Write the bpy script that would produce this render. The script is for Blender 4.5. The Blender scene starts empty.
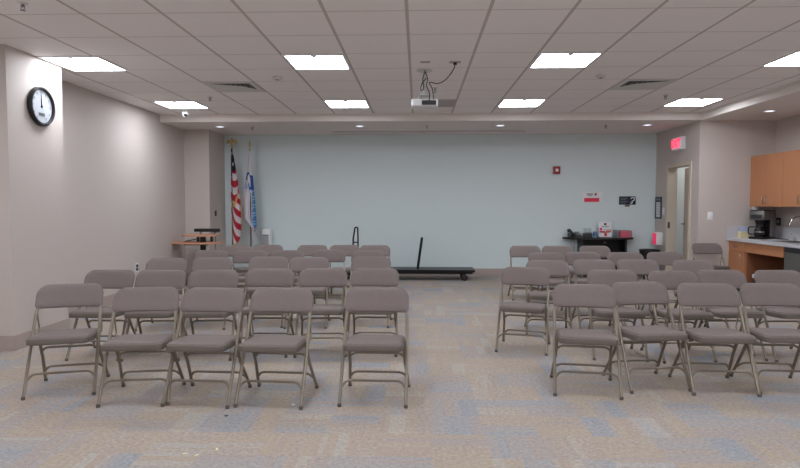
import bpy, bmesh, math, random
from mathutils import Vector, Matrix
random.seed(7)
C = bpy.context.scene.collection
PI = math.pi

# ------------------------------------------------------------------ materials
def lin(c):
    return tuple(((v/255)/12.92 if v/255 <= .04045 else ((v/255+.055)/1.055)**2.4) for v in c) + (1,)

def mat(name, rgb, rough=.6, metal=0, var=.06, scale=40, bump=0, emit=None, spec=.5, alpha=None):
    m = bpy.data.materials.new(name); m.use_nodes = True
    nt = m.node_tree; b = nt.nodes['Principled BSDF']
    b.inputs['Roughness'].default_value = rough
    b.inputs['Metallic'].default_value = metal
    b.inputs['Specular IOR Level'].default_value = spec
    tc = nt.nodes.new('ShaderNodeTexCoord')
    no = nt.nodes.new('ShaderNodeTexNoise'); no.inputs['Scale'].default_value = scale; no.inputs['Detail'].default_value = 3
    nt.links.new(tc.outputs['Object'], no.inputs['Vector'])
    mx = nt.nodes.new('ShaderNodeMix'); mx.data_type = 'RGBA'
    c = lin(rgb)
    mx.inputs[6].default_value = tuple(max(0, v*(1-var)) for v in c[:3]) + (1,)
    mx.inputs[7].default_value = tuple(min(1, v*(1+var)) for v in c[:3]) + (1,)
    nt.links.new(no.outputs['Fac'], mx.inputs[0]); nt.links.new(mx.outputs[2], b.inputs['Base Color'])
    if bump:
        bp = nt.nodes.new('ShaderNodeBump'); bp.inputs['Strength'].default_value = bump; bp.inputs['Distance'].default_value = .002
        nt.links.new(no.outputs['Fac'], bp.inputs['Height']); nt.links.new(bp.outputs['Normal'], b.inputs['Normal'])
    if emit:
        b.inputs['Emission Color'].default_value = c; b.inputs['Emission Strength'].default_value = emit
    if alpha is not None:
        b.inputs['Transmission Weight'].default_value = alpha
    return m

def carpet_material():
    m = bpy.data.materials.new('carpet_tiles'); m.use_nodes = True
    nt = m.node_tree; N = nt.nodes.new; L = nt.links.new; b = nt.nodes['Principled BSDF']
    b.inputs['Roughness'].default_value = .95; b.inputs['Specular IOR Level'].default_value = .15
    tc = N('ShaderNodeTexCoord'); sp = N('ShaderNodeSeparateXYZ'); L(tc.outputs['Object'], sp.inputs[0])
    def M(op, a, bb=None):
        n = N('ShaderNodeMath'); n.operation = op
        for i, v in enumerate((a, bb)):
            if v is None: continue
            if isinstance(v, (int, float)): n.inputs[i].default_value = v
            else: L(v, n.inputs[i])
        return n.outputs[0]
    T = .62
    x = M('DIVIDE', M('ADD', sp.outputs[0], 20.07), T); y = M('DIVIDE', M('ADD', sp.outputs[1], 20.2), T)
    cx = M('FLOOR', x); cy = M('FLOOR', y)
    chk = M('MODULO', M('ADD', cx, cy), 2)
    fx = M('FRACT', x); fy = M('FRACT', y)
    along = N('ShaderNodeMix'); along.data_type = 'FLOAT'
    L(chk, along.inputs[0]); L(fx, along.inputs[2]); L(fy, along.inputs[3])
    other = N('ShaderNodeMix'); other.data_type = 'FLOAT'
    L(chk, other.inputs[0]); L(fy, other.inputs[2]); L(fx, other.inputs[3])
    s1 = M('FLOOR', M('MULTIPLY', along.outputs[0], 4)); s2 = M('FLOOR', M('MULTIPLY', along.outputs[0], 11)); 
    h1 = M('FLOOR', M('MULTIPLY', other.outputs[0], 2))
    def rnd(sa, sb, seed):
        cv = N('ShaderNodeCombineXYZ'); L(M('ADD', cx, M('MULTIPLY', sa, .173)), cv.inputs[0])
        L(M('ADD', cy, M('MULTIPLY', sb, .319)), cv.inputs[1]); cv.inputs[2].default_value = seed
        w = N('ShaderNodeTexWhiteNoise'); L(cv.outputs[0], w.inputs['Vector']); return w.outputs['Value']
    zero = M('MULTIPLY', s1, 0)
    r1 = rnd(s1, h1, 1.3); r2 = rnd(s2, h1, 5.7)
    no = N('ShaderNodeTexNoise'); no.inputs['Scale'].default_value = 1.6; no.inputs['Detail'].default_value = 2; L(tc.outputs['Object'], no.inputs['Vector'])
    n2 = N('ShaderNodeTexNoise'); n2.inputs['Scale'].default_value = 170; n2.inputs['Detail'].default_value = 3; L(tc.outputs['Object'], n2.inputs['Vector'])
    n3 = N('ShaderNodeTexNoise'); n3.inputs['Scale'].default_value = 45; n3.inputs['Detail'].default_value = 4; L(tc.outputs['Object'], n3.inputs['Vector'])
    v = M('ADD', M('ADD', M('MULTIPLY', r1, .64), M('MULTIPLY', r2, .28)), M('ADD', M('MULTIPLY', M('SUBTRACT', no.outputs['Fac'], .5), .35), M('MULTIPLY', M('SUBTRACT', n3.outputs['Fac'], .5), .25)))
    v = M('ADD', v, .08)
    rp = N('ShaderNodeValToRGB'); e = rp.color_ramp; 
    cols = [(0, (140, 141, 148)), (0.16, (148, 148, 152)), (0.32, (157, 150, 148)), (0.48, (159, 147, 141)), (0.62, (166, 152, 137)), (0.74, (162, 147, 138)), (0.87, (167, 158, 148)), (1, (160, 156, 157))]
    while len(e.elements) < len(cols): e.elements.new(.5)
    for el, (p, c) in zip(e.elements, cols): el.position = p; el.color = lin(c)
    L(v, rp.inputs[0])
    k = M('ADD', M('MULTIPLY', n2.outputs['Fac'], .5), M('MULTIPLY', n3.outputs['Fac'], .5))
    k = M('ADD', M('MULTIPLY', M('SUBTRACT', k, .5), 1.5), .98)
    mu = N('ShaderNodeMix'); mu.data_type = 'RGBA'; mu.blend_type = 'MULTIPLY'; mu.inputs[0].default_value = 1
    cc = N('ShaderNodeCombineColor'); [L(k, cc.inputs[i]) for i in range(3)]
    L(rp.outputs[0], mu.inputs[6]); L(cc.outputs[0], mu.inputs[7]); L(mu.outputs[2], b.inputs['Base Color'])
    bp = N('ShaderNodeBump'); bp.inputs['Strength'].default_value = .5; bp.inputs['Distance'].default_value = .004
    L(n2.outputs['Fac'], bp.inputs['Height']); L(bp.outputs[0], b.inputs['Normal'])
    return m

def ceiling_material():
    m = bpy.data.materials.new('ceiling_tiles'); m.use_nodes = True
    nt = m.node_tree; N = nt.nodes.new; L = nt.links.new; b = nt.nodes['Principled BSDF']
    b.inputs['Roughness'].default_value = .9; b.inputs['Specular IOR Level'].default_value = .2
    tc = N('ShaderNodeTexCoord'); sp = N('ShaderNodeSeparateXYZ'); L(tc.outputs['Object'], sp.inputs[0])
    def M(op, a, bb=None):
        n = N('ShaderNodeMath'); n.operation = op
        for i, v in enumerate((a, bb)):
            if v is None: continue
            if isinstance(v, (int, float)): n.inputs[i].default_value = v
            else: L(v, n.inputs[i])
        return n.outputs[0]
    def line(o, off, hw):
        f = M('FRACT', M('ADD', M('DIVIDE', M('SUBTRACT', o, off), .61), 100.5))
        return M('LESS_THAN', M('ABSOLUTE', M('SUBTRACT', f, .5)), hw/.61)
    lx = line(sp.outputs[0], -.085, .013); ly = line(sp.outputs[1], 9.30, .008)
    g = M('MAXIMUM', lx, M('MULTIPLY', ly, .7))
    no = N('ShaderNodeTexNoise'); no.inputs['Scale'].default_value = 120; no.inputs['Detail'].default_value = 4; L(tc.outputs['Object'], no.inputs['Vector'])
    t = N('ShaderNodeMix'); t.data_type = 'RGBA'; t.inputs[6].default_value = lin((240, 234, 232)); t.inputs[7].default_value = lin((247, 242, 240)); L(no.outputs['Fac'], t.inputs[0])
    mx = N('ShaderNodeMix'); mx.data_type = 'RGBA'; mx.inputs[7].default_value = lin((196, 187, 183)); L(g, mx.inputs[0]); L(t.outputs[2], mx.inputs[6])
    L(mx.outputs[2], b.inputs['Base Color'])
    bp = N('ShaderNodeBump'); bp.inputs['Strength'].default_value = .25; bp.inputs['Distance'].default_value = .002; L(no.outputs['Fac'], bp.inputs['Height']); L(bp.outputs[0], b.inputs['Normal'])
    return m

def wood_material(name, c1, c2, rough=.45, axis=2):
    m = bpy.data.materials.new(name); m.use_nodes = True
    nt = m.node_tree; N = nt.nodes.new; L = nt.links.new; b = nt.nodes['Principled BSDF']
    b.inputs['Roughness'].default_value = rough
    tc = N('ShaderNodeTexCoord'); mp = N('ShaderNodeMapping'); s = [60, 60, 60]; s[axis] = 2.5; mp.inputs['Scale'].default_value = s
    L(tc.outputs['Object'], mp.inputs[0]); no = N('ShaderNodeTexNoise'); no.inputs['Scale'].default_value = 1; no.inputs['Detail'].default_value = 4
    L(mp.outputs[0], no.inputs['Vector'])
    mx = N('ShaderNodeMix'); mx.data_type = 'RGBA'; mx.inputs[6].default_value = lin(c1); mx.inputs[7].default_value = lin(c2); L(no.outputs['Fac'], mx.inputs[0])
    L(mx.outputs[2], b.inputs['Base Color']); return m

MT = dict(
    carpet=carpet_material(), ceiling=ceiling_material(),
    soffit=mat('soffit_paint', (226, 217, 212), .85, var=.02),
    beige=mat('beige_wall_paint', (199, 188, 182), .7, var=.02, scale=90, bump=.15),
    blue=mat('blue_grey_wall_paint', (215, 226, 228), .75, var=.02, scale=90, bump=.1),
    base=mat('taupe_baseboard', (172, 157, 150), .6, var=.03),
    door=mat('beige_door_paint', (196, 182, 166), .55, var=.03),
    frame=mat('beige_door_frame', (204, 192, 176), .5, var=.03),
    fabric=mat('taupe_fabric', (121, 110, 107), .95, var=.3, scale=200, bump=.6, spec=.15),
    seatrim=mat('taupe_vinyl_edge', (103, 94, 87), .6, var=.05),
    tube=mat('taupe_metal', (136, 126, 113), .34, .4, var=.05),
    rubber=mat('dark_rubber', (94, 86, 80), .7),
    black=mat('black_plastic', (14, 14, 15), .45), blackmetal=mat('black_metal', (12, 12, 13), .4, .3),
    dark=mat('dark_grey', (50, 50, 52), .5), grey=mat('mid_grey', (128, 128, 130), .5),
    white=mat('white_plastic', (228, 228, 230), .4, var=.02), offwhite=mat('offwhite_plastic', (206, 203, 200), .5, var=.02),
    paper=mat('white_paper', (232, 230, 232), .8, var=.02),
    light=mat('light_diffuser', (240, 247, 255), .5, var=0, emit=23),
    lowlight=mat('dim_lamp_glass', (235, 238, 255), .4, var=0, emit=1.6),
    steel=mat('brushed_steel', (128, 124, 122), .35, .7), chrome=mat('chrome', (205, 205, 208), .15, 1, var=0),
    vent=mat('vent_grey_metal', (206, 204, 198), .5), ventdark=mat('vent_dark', (40, 38, 37), .8), ventslat=mat('vent_slat', (96, 94, 92), .6), sheet=mat('grey_panel', (178, 168, 164), .8),
    cabwood=wood_material('cabinet_wood', (176, 116, 78), (194, 134, 94)), shadedwood=wood_material('shaded_wood', (132, 84, 60), (150, 98, 70)),  # second wood is the cabinet wood with recess shade put into its colour
    peach=wood_material('peach_wood', (196, 138, 108), (212, 156, 126), axis=0), polewood=wood_material('pole_wood', (70, 48, 34), (92, 64, 44)),
    laminate=mat('speckled_laminate', (196, 194, 198), .4, var=.05, scale=300),
    red=mat('red_plastic', (150, 28, 36), .4), redink=mat('red_print', (222, 60, 84), .7), pink=mat('bright_pink', (255, 62, 108), .6, emit=.35),  # pink panel is no lamp, a faint glow is put into its colour
    pinkbox=mat('pink_card', (206, 96, 118), .7), exitred=mat('exit_red_glow', (255, 30, 70), .5, var=0, emit=2.2),
    exitwhite=mat('exit_face_glow', (245, 150, 170), .5, var=0, emit=.5),
    navy=mat('navy_print', (28, 40, 60), .6), teal=mat('dark_teal', (52, 68, 76), .5), ink=mat('grey_ink', (120, 122, 130), .8),
    gold=mat('gold_finial', (190, 164, 110), .4, .4), fringe=mat('gold_fringe', (196, 160, 96), .9),
    fred=mat('flag_red', (172, 30, 54), .85), fwhite=mat('flag_white', (206, 200, 204), .85), fnavy=mat('flag_navy', (18, 22, 44), .85),
    fblue=mat('flag_blue', (36, 74, 150), .85), fsky=mat('flag_sky_blue', (128, 178, 214), .85),
    skyblue=mat('blue_print', (92, 128, 190), .5), orange=mat('orange_print', (222, 120, 70), .7), yellow=mat('pale_yellow_card', (230, 216, 172), .7),
    clear=mat('clear_plastic', (225, 235, 235), .1, alpha=.85), coffee=mat('dark_glass', (26, 18, 14), .08), lcd=mat('lcd_grey', (84, 88, 84), .3),
    brown=mat('brown_tag', (120, 96, 84), .7), clockface=mat('clock_face', (186, 189, 197), .5, var=.01),
)

# ------------------------------------------------------------------ mesh builder
class MB:
    def __init__(s): s.bm = bmesh.new(); s.mi = 0
    def _new(s, f):
        for x in f: x.material_index = s.mi
    def box(s, x0, x1, y0, y1, z0, z1, bev=0, seg=2, rot=None):
        b = bmesh.new(); bmesh.ops.create_cube(b, size=1)
        for v in b.verts:
            v.co = Vector(((x0+x1)/2 + v.co.x*(x1-x0), (y0+y1)/2 + v.co.y*(y1-y0), (z0+z1)/2 + v.co.z*(z1-z0)))
        if bev: bmesh.ops.bevel(b, geom=list(b.edges), offset=bev, segments=seg, affect='EDGES', profile=.5)
        return s._merge(b, rot)
    def _merge(s, b, M=None):
        vm = {}
        for v in b.verts: vm[v] = s.bm.verts.new(M @ v.co if M is not None else v.co)
        out = []
        for f in b.faces:
            try: g = s.bm.faces.new([vm[v] for v in f.verts]); g.material_index = s.mi; out.append(g)
            except ValueError: pass
        b.free(); return s
    def tube(s, pts, r, seg=8, cap=True, M=None):
        pts = [Vector(p) for p in pts]; n = len(pts); rs = r if isinstance(r, (list, tuple)) else [r]*n
        b = bmesh.new(); rings = []
        t = (pts[1]-pts[0]).normalized(); a = t.orthogonal().normalized()
        for i, p in enumerate(pts):
            if i == 0: t2 = (pts[1]-pts[0]).normalized()
            elif i == n-1: t2 = (pts[-1]-pts[-2]).normalized()
            else: t2 = ((pts[i+1]-p).normalized() + (p-pts[i-1]).normalized()).normalized()
            a = (a - t2*a.dot(t2)).normalized(); c = t2.cross(a)
            rings.append([b.verts.new(p + (a*math.cos(2*PI*k/seg) + c*math.sin(2*PI*k/seg))*rs[i]) for k in range(seg)])
        for A, B in zip(rings, rings[1:]):
            for k in range(seg): b.faces.new((A[k], A[(k+1) % seg], B[(k+1) % seg], B[k]))
        if cap: b.faces.new(rings[0][::-1]); b.faces.new(rings[-1])
        return s._merge(b, M)
    def lathe(s, prof, c=(0, 0, 0), seg=24, M=None):
        b = bmesh.new(); rings = []
        for r, z in prof:
            if r < 1e-5: rings.append([b.verts.new((c[0], c[1], c[2]+z))])
            else: rings.append([b.verts.new((c[0]+r*math.cos(2*PI*k/seg), c[1]+r*math.sin(2*PI*k/seg), c[2]+z)) for k in range(seg)])
        for A, B in zip(rings, rings[1:]):
            for k in range(seg):
                a0, a1 = A[k % len(A)], A[(k+1) % len(A)]; b0, b1 = B[k % len(B)], B[(k+1) % len(B)]
                vs = []
                for v in (a0, a1, b1, b0):
                    if v not in vs: vs.append(v)
                if len(vs) > 2: b.faces.new(vs)
        return s._merge(b, M)
    def prism(s, poly, t0, t1, plane='xz', bev=0, seg=2, M=None):
        b = bmesh.new()
        def P(u, v, w): return {'xz': (u, w, v), 'xy': (u, v, w), 'yz': (w, u, v)}[plane]
        A = [b.verts.new(P(u, v, t0)) for u, v in poly]; B = [b.verts.new(P(u, v, t1)) for u, v in poly]
        n = len(poly); f0 = b.faces.new(A[::-1]); f1 = b.faces.new(B)
        for k in range(n): b.faces.new((A[k], A[(k+1) % n], B[(k+1) % n], B[k]))
        bmesh.ops.recalc_face_normals(b, faces=list(b.faces))
        if bev:
            ed = [e for e in b.edges if e in set(f0.edges) | set(f1.edges)]
            bmesh.ops.bevel(b, geom=ed, offset=bev, segments=seg, affect='EDGES', profile=.5)
        return s._merge(b, M)
    def build(s, name, m, parent=None, smooth=False, loc=None):
        me = bpy.data.meshes.new(name); bmesh.ops.recalc_face_normals(s.bm, faces=list(s.bm.faces))
        s.bm.to_mesh(me); s.bm.free()
        for x in (m if isinstance(m, (list, tuple)) else [m]): me.materials.append(x)
        if smooth:
            for p in me.polygons: p.use_smooth = True
            try: me.set_sharp_from_angle(angle=math.radians(40))
            except Exception: pass
        o = bpy.data.objects.new(name, me); C.objects.link(o)
        if parent: o.parent = parent
        if loc: o.location = loc
        return o

def fillet(pts, r, n=4):
    pts = [Vector(p) for p in pts]; out = [pts[0]]
    for a, b, c in zip(pts, pts[1:], pts[2:]):
        u = (a-b); v = (c-b); d = min(r, u.length*.49, v.length*.49); p0 = b+u.normalized()*d; p1 = b+v.normalized()*d
        for k in range(n+1):
            t = k/n; out.append(p0*(1-t)**2 + b*2*t*(1-t) + p1*t*t)
    out.append(pts[-1]); return out

def rrect(w, h, r, n=6, cx=0, cy=0, rb=None):
    rb = r if rb is None else rb; out = []
    for sx, sy, a0, rr in ((1, 1, 0, r), (-1, 1, 90, r), (-1, -1, 180, rb), (1, -1, 270, rb)):
        for k in range(n+1):
            a = math.radians(a0 + 90*k/n); out.append((cx + sx*(w/2-rr) + rr*math.cos(a), cy + sy*(h/2-rr) + rr*math.sin(a)))
    return out

def tag(o, label, cat, group=None):
    o['label'] = label; o['category'] = cat
    if group: o['group'] = group
    return o
def thing(name, label, cat, loc=(0, 0, 0), rz=0, group=None):
    o = bpy.data.objects.new(name, None); o.empty_display_size = .1; C.objects.link(o)
    o.location = loc; o.rotation_euler = (0, 0, rz); return tag(o, label, cat, group)
def struct(o): o['kind'] = 'structure'; return o
def sbox(name, m, *dims, bev=0):
    return struct(MB().box(*dims, bev=bev).build(name, m))
def dup(root, loc=None, rz=None, label=None, group=None):
    r = root.copy(); C.objects.link(r)
    if loc is not None: r.location = loc
    if rz is not None: r.rotation_euler = (0, 0, rz)
    if label: r['label'] = label
    if group: r['group'] = group
    for ch in list(root.children):
        c = ch.copy(); C.objects.link(c); c.parent = r
        for g in list(ch.children):
            d = g.copy(); C.objects.link(d); d.parent = c
    return r
def lettering(name, body, size, m, parent, loc, rot, align='CENTER', extrude=.0008, bold=0):
    cu = bpy.data.curves.new('lettering', 'FONT'); cu.body = body; cu.size = size; cu.align_x = align; cu.align_y = 'CENTER'; cu.extrude = extrude; cu.offset = bold
    t = bpy.data.objects.new('lettering_source', cu); C.objects.link(t)
    dg = bpy.context.evaluated_depsgraph_get(); me = bpy.data.meshes.new_from_object(t.evaluated_get(dg))
    bpy.data.objects.remove(t); me.materials.clear(); me.materials.append(m)
    o = bpy.data.objects.new(name, me); C.objects.link(o); o.parent = parent; o.location = loc; o.rotation_euler = rot
    return o

# ------------------------------------------------------------------ room shell
ZC, ZS = 2.762, 2.645              # tiled ceiling, soffit underside
YS, YB = 9.30, 11.08               # soffit edge, back wall
XL, XC, XR, XK, YK = -4.095, -3.685, 4.40, 5.56, 9.40
YN = -2.6
sbox('floor', MT['carpet'], XL-.2, 6.6, YN, YB+1.2, -.1, 0)
sbox('ceiling', MT['ceiling'], XL-.2, 4.40, YN, YS, ZC, ZC+.1)
m = MB(); m.box(XL-.2, 6.6, YS, YB+1.2, ZS, ZC+.1).box(4.39, 6.6, YN, YS, ZS, ZC+.1)
struct(m.build('ceiling_soffit', MT['soffit']))
sbox('wall_left', MT['beige'], XL-.15, XL, YN, YB+.15, 0, ZC)
sbox('wall_left_column', MT['beige'], XL, XC, 5.22, 6.05, 0, ZC)
sbox('wall_left_corner', MT['beige'], XL, XC+.03, 10.25, YB, 0, ZS)
sbox('wall_back', MT['blue'], XL, 6.6, YB, YB+.15, 0, ZS)
DY0, DY1, DZ = 9.70, 10.53, 1.985
m = MB(); m.box(XR, XR+.13, YK, DY0, 0, ZS).box(XR, XR+.13, DY1, YB, 0, ZS).box(XR, XR+.13, DY0, DY1, DZ, ZS)
struct(m.build('wall_right', MT['beige']))
sbox('wall_kitchen_back', MT['beige'], XR+.13, 6.6, YK, YK+.12, 0, ZS)
sbox('wall_kitchen_right', MT['beige'], XK, XK+.15, YN, YK, 0, ZS)
sbox('wall_passage', MT['beige'], 5.75, 5.87, YK+.12, YB, 0, ZS)
BH = .138
def base(name, *d): sbox(name, MT['base'], *d)
base('baseboard_back', XC+.03, XR, YB-.012, YB, 0, BH)
base('baseboard_left', XL, XL+.012, 6.062, 10.238, 0, BH)
m = MB(); m.box(XL, XC+.012, 5.208, 5.22, 0, BH).box(XC, XC+.012, 5.22, 6.05, 0, BH).box(XL, XC+.012, 6.05, 6.062, 0, BH)
struct(m.build('baseboard_column', MT['base']))
m = MB(); m.box(XL, XC+.042, 10.238, 10.25, 0, BH).box(XC+.03, XC+.042, 10.25, YB, 0, BH)
struct(m.build('baseboard_corner', MT['base']))
m = MB(); m.box(XR-.012, XR, DY1+.06, YB, 0, BH).box(XR-.012, XR, YK, DY0-.06, 0, BH)
struct(m.build('baseboard_right', MT['base']))
base('baseboard_kitchen', XR-.012, 4.9, YK-.012, YK, 0, BH)
# ceiling edge trim along the soffit
m = MB(); m.box(XL, 4.39, YS-.02, YS, ZC-.022, ZC).box(4.37, 4.39, YN, YS-.02, ZC-.022, ZC)
struct(m.build('trim_1', MT['soffit']))
# door: frame, leaf ajar into the passage, lever
m = MB()
for y in (DY0, DY1): m.box(XR-.02, XR+.15, y-.055 if y == DY0 else y-.01, y+.01 if y == DY0 else y+.055, 0, DZ-.01)
m.box(XR-.02, XR+.15, DY0-.055, DY1+.055, DZ-.01, DZ+.055)
fr = struct(m.build('trim_2', MT['frame']))
MB().box(XR+.0, XR+.035, DY1-.016, DY1-.008, .92, 1.03).build('strike_plate', MT['dark'], fr)
d1 = struct(MB().box(0, .042, 0, .80, .01, DZ-.02).build('door_1', MT['door'])); d1.location = (XR+.085, DY0+.015, 0); d1.rotation_euler = (0, 0, -math.radians(13))
mm = MB(); mm.tube([(-.0, .74, 1.0), (-.05, .74, 1.0), (-.05, .64, 1.0)], .010).lathe([(0, -.01), (.028, -.01), (.028, .004), (0, .004)], M=Matrix.Translation((0, .74, 1)) @ Matrix.Rotation(-PI/2, 4, 'Y'))
mm.build('door_handle', MT['steel'], d1, True)

# ------------------------------------------------------------------ folding chairs
def make_chair(label, loc, rz, group):
    t = thing('folding_chair', label, 'chair', loc, rz, group)
    ang = .39/.735
    def fy(z): return -.205 + .375*(z/.735)
    # backrest pad with rounded upper corners, bowed in plan
    m = MB(); W, z0, z1 = .448, .578, .740
    b = bmesh.new(); nx, nz = 32, 14; th = .021
    def prof(u, v):   # u -1..1, v -1..1 -> x, z
        x = u*W/2; h = (z1-z0)/2; zc = (z0+z1)/2; z = v*h
        rt = .075 if v > 0 else .028
        ax, az = abs(x), abs(z)
        k = max(ax/(W/2), az/h)                      # nested rounded rectangles
        if k > 1e-6:
            ox, oz = ax/k, az/k                      # point on the outer rectangle
            dx, dz = ox-(W/2-rt), oz-(h-rt)
            if dx > 0 and dz > 0:
                t_ = (dx/rt if dx < dz else 2-dz/rt)/2*PI/2      # walk round the corner
                ox, oz = W/2-rt+rt*math.sin(t_), h-rt+rt*math.cos(t_)
            ax, az = ox*k, oz*k
        x = math.copysign(ax, x); z = zc + math.copysign(az, z)
        return x, z
    grids = []
    for side in (-1, 1):
        g = []
        for i in range(nx+1):
            row = []
            for j in range(nz+1):
                u = -1+2*i/nx; v = -1+2*j/nz
                x, z = prof(u, v)
                e = (1-abs(u)**10)*(1-abs(v)**5); tt = th*(.25+.75*max(0, e)**.5)
                bow = .022*(1-(x/(W/2))**2)
                row.append(b.verts.new((x, fy(z) + bow*.9 - .010 + side*tt, z)))
            g.append(row)
        grids.append(g)
    for s_, g in enumerate(grids):
        for i in range(nx):
            for j in range(nz): b.faces.new((g[i][j], g[i+1][j], g[i+1][j+1], g[i][j+1]) if s_ == 0 else (g[i][j+1], g[i+1][j+1], g[i+1][j], g[i][j]))
    A, B = grids; rim = [(i, 0) for i in range(nx)] + [(nx, j) for j in range(nz)] + [(i, nz) for i in range(nx, 0, -1)] + [(0, j) for j in range(nz, 0, -1)]
    for k in range(len(rim)):
        p, q = rim[k], rim[(k+1) % len(rim)]; b.faces.new((A[p[0]][p[1]], A[q[0]][q[1]], B[q[0]][q[1]], B[p[0]][p[1]]))
    m._merge(b); m.build('backrest', MT['fabric'], t, True)
    # seat cushion (domed) and its metal pan
    m = MB(); b = bmesh.new(); out = rrect(.388, .385, .05, 5, 0, 0, .05)
    layers = [(.985, .004), (.985, .012), (.975, .019), (.95, .024), (.8, .028), (.4, .030)]
    rings = [[b.verts.new((x*s, y*s, z)) for x, y in out] for s, z in layers]
    for P, Q in zip(rings, rings[1:]):
        for k in range(len(out)): b.faces.new((P[k], P[(k+1) % len(out)], Q[(k+1) % len(out)], Q[k]))
    b.faces.new(rings[-1]); b.faces.new(rings[0][::-1])
    Ms = Matrix.Translation((0, -.028, .391)) @ Matrix.Rotation(math.radians(-3), 4, 'X')
    m._merge(b, Ms); m.build('seat', MT['fabric'], t, True)
    m = MB(); m.prism(rrect(.396, .392, .05, 5, 0, 0, .05), -.028, .014, 'xy', .006, 2, Ms); m.build('seat_frame', MT['seatrim'], t, True)
    r = .0115
    for s in (-1, 1):
        x = .216*s
        MB().tube([(x*.93, fy(.69), .69), (x*.955, fy(.60), .60), (x*.985, fy(.54), .54), (x*1.01, fy(.3), .3), (x*1.02, fy(.02), .02)], r, 8).build('leg', MT['tube'], t, True)
        MB().lathe([(0, 0), (.0128, 0), (.0135, .014), (.0118, .022), (0, .022)], (x*1.02, fy(.01)-.002, 0), 10).build('foot_cap', MT['rubber'], t.children[-1], True)
        xr = .197*s
        MB().tube([(xr*.97, .025, .40), (xr*.99, .125, .22), (x*1.0, .243, .02)], r, 8).build('leg', MT['tube'], t, True)
        MB().lathe([(0, 0), (.0128, 0), (.0135, .014), (.0118, .022), (0, .022)], (x, .249, 0), 10).build('foot_cap', MT['rubber'], t.children[-1], True)
        hx = .209*s
        MB().tube([(hx, fy(.56), .56), (hx, .12, .43)], .006, 6).tube([(hx, .12, .43), (hx, .10, .385)], .008, 6).build('hinge_strut', MT['tube'], t, True)
    def rung(za, ya, w, drop, yb):
        pts = fillet([(-w, yb, za-drop), (-w+.035, ya, za), (w-.035, ya, za), (w, yb, za-drop)], .045, 5)
        MB().tube(pts, .0085, 8).build('crossbar', MT['tube'], t, True)
    rung(.155, fy(.155), .22, .045, fy(.11))
    rung(.130, .176, .205, .04, .199)
    rung(.292, .083, .196, .035, .104)
    return t

ROWS = {0: 'front row', 1: 'second row', 2: 'third row', 3: 'fourth row', 4: 'rearmost row'}
ORD = ['leftmost', 'second from left', 'middle', 'fourth from left', 'rightmost']
LB = [[(-2.585, 4.30, 16), (-1.935, 4.15, 8), (-1.445, 4.14, -3), (-.955, 4.14, -4), (-.285, 4.18, -2)],
      [(-2.785, 5.26, 1), (-2.318, 5.26, 3), (-1.85, 5.29, 4), (-1.369, 5.421, 0), (-.878, 5.436, 4), (-.398, 5.485, -2)],
      [(-2.778, 6.45, 4), (-2.30, 6.531, 2), (-1.694, 6.652, 0), (-1.23, 6.615, 3), (-.53, 6.688, -2)],
      [(-2.69, 7.60, 3), (-2.174, 7.595, 2), (-1.70, 7.62, 0), (-1.176, 7.763, 0), (-.642, 7.66, 0)],
      [(-2.68, 8.60, 20), (-2.22, 8.62, 18), (-1.551, 8.64, 0), (-1.079, 8.66, 0), (-.63, 8.62, 0)]]
RB = [[(1.233, 4.41, -9), (1.677, 4.545, 8), (2.163, 4.48, -2), (2.645, 4.50, -4)],
      [(1.025, 5.60, -16), (1.76, 5.40, -4), (2.272, 5.34, 3), (2.735, 5.42, 3), (3.24, 5.41, 3)],
      [(1.38, 6.32, -8), (1.895, 6.42, 0), (2.37, 6.45, 0), (2.935, 6.40, 4)],
      [(1.592, 7.36, -2), (2.061, 7.46, 0), (2.576, 7.42, 0), (3.08, 7.48, 3)],
      [(1.548, 8.58, 0), (2.005, 8.55, 0), (2.542, 8.58, 0)]]
ORDS = {3: ['leftmost', 'middle', 'rightmost'], 4: ['leftmost', 'second from left', 'third from left', 'rightmost'],
        5: ORD, 6: ['leftmost', 'second from left', 'third from left', 'fourth from left', 'fifth from left', 'rightmost']}
chair0 = None
EXTRA = {('left', 0, 0): 'taupe padded folding chair turned inward, leftmost in front row of left block',
         ('left', 0, 4): 'taupe padded folding chair beside centre aisle, rightmost in front row of left block',
         ('right', 1, 0): 'taupe padded folding chair angled beside centre aisle, leftmost in second row of right block'}
for side, block in (('left', LB), ('right', RB)):
    for ri, row in enumerate(block):
        for ci, (x, y, a) in enumerate(row):
            th = math.radians(a); ox, oy = x + .17*math.sin(th), y - .17*math.cos(th)
            lab = EXTRA.get((side, ri, ci)) or 'taupe padded folding chair, %s in %s of %s block' % (ORDS[len(row)][ci], ROWS[ri], side)
            grp = 'folding chairs in the %s block' % side
            if chair0 is None: chair0 = make_chair(lab, (ox, oy, 0), th, grp)
            else: dup(chair0, (ox, oy, 0), th, lab, grp)
dup(chair0, (4.44, 9.05, 0), 0, 'taupe padded folding chair alone against beige wall left of kitchen cabinets', 'folding chair by the kitchen')

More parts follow.
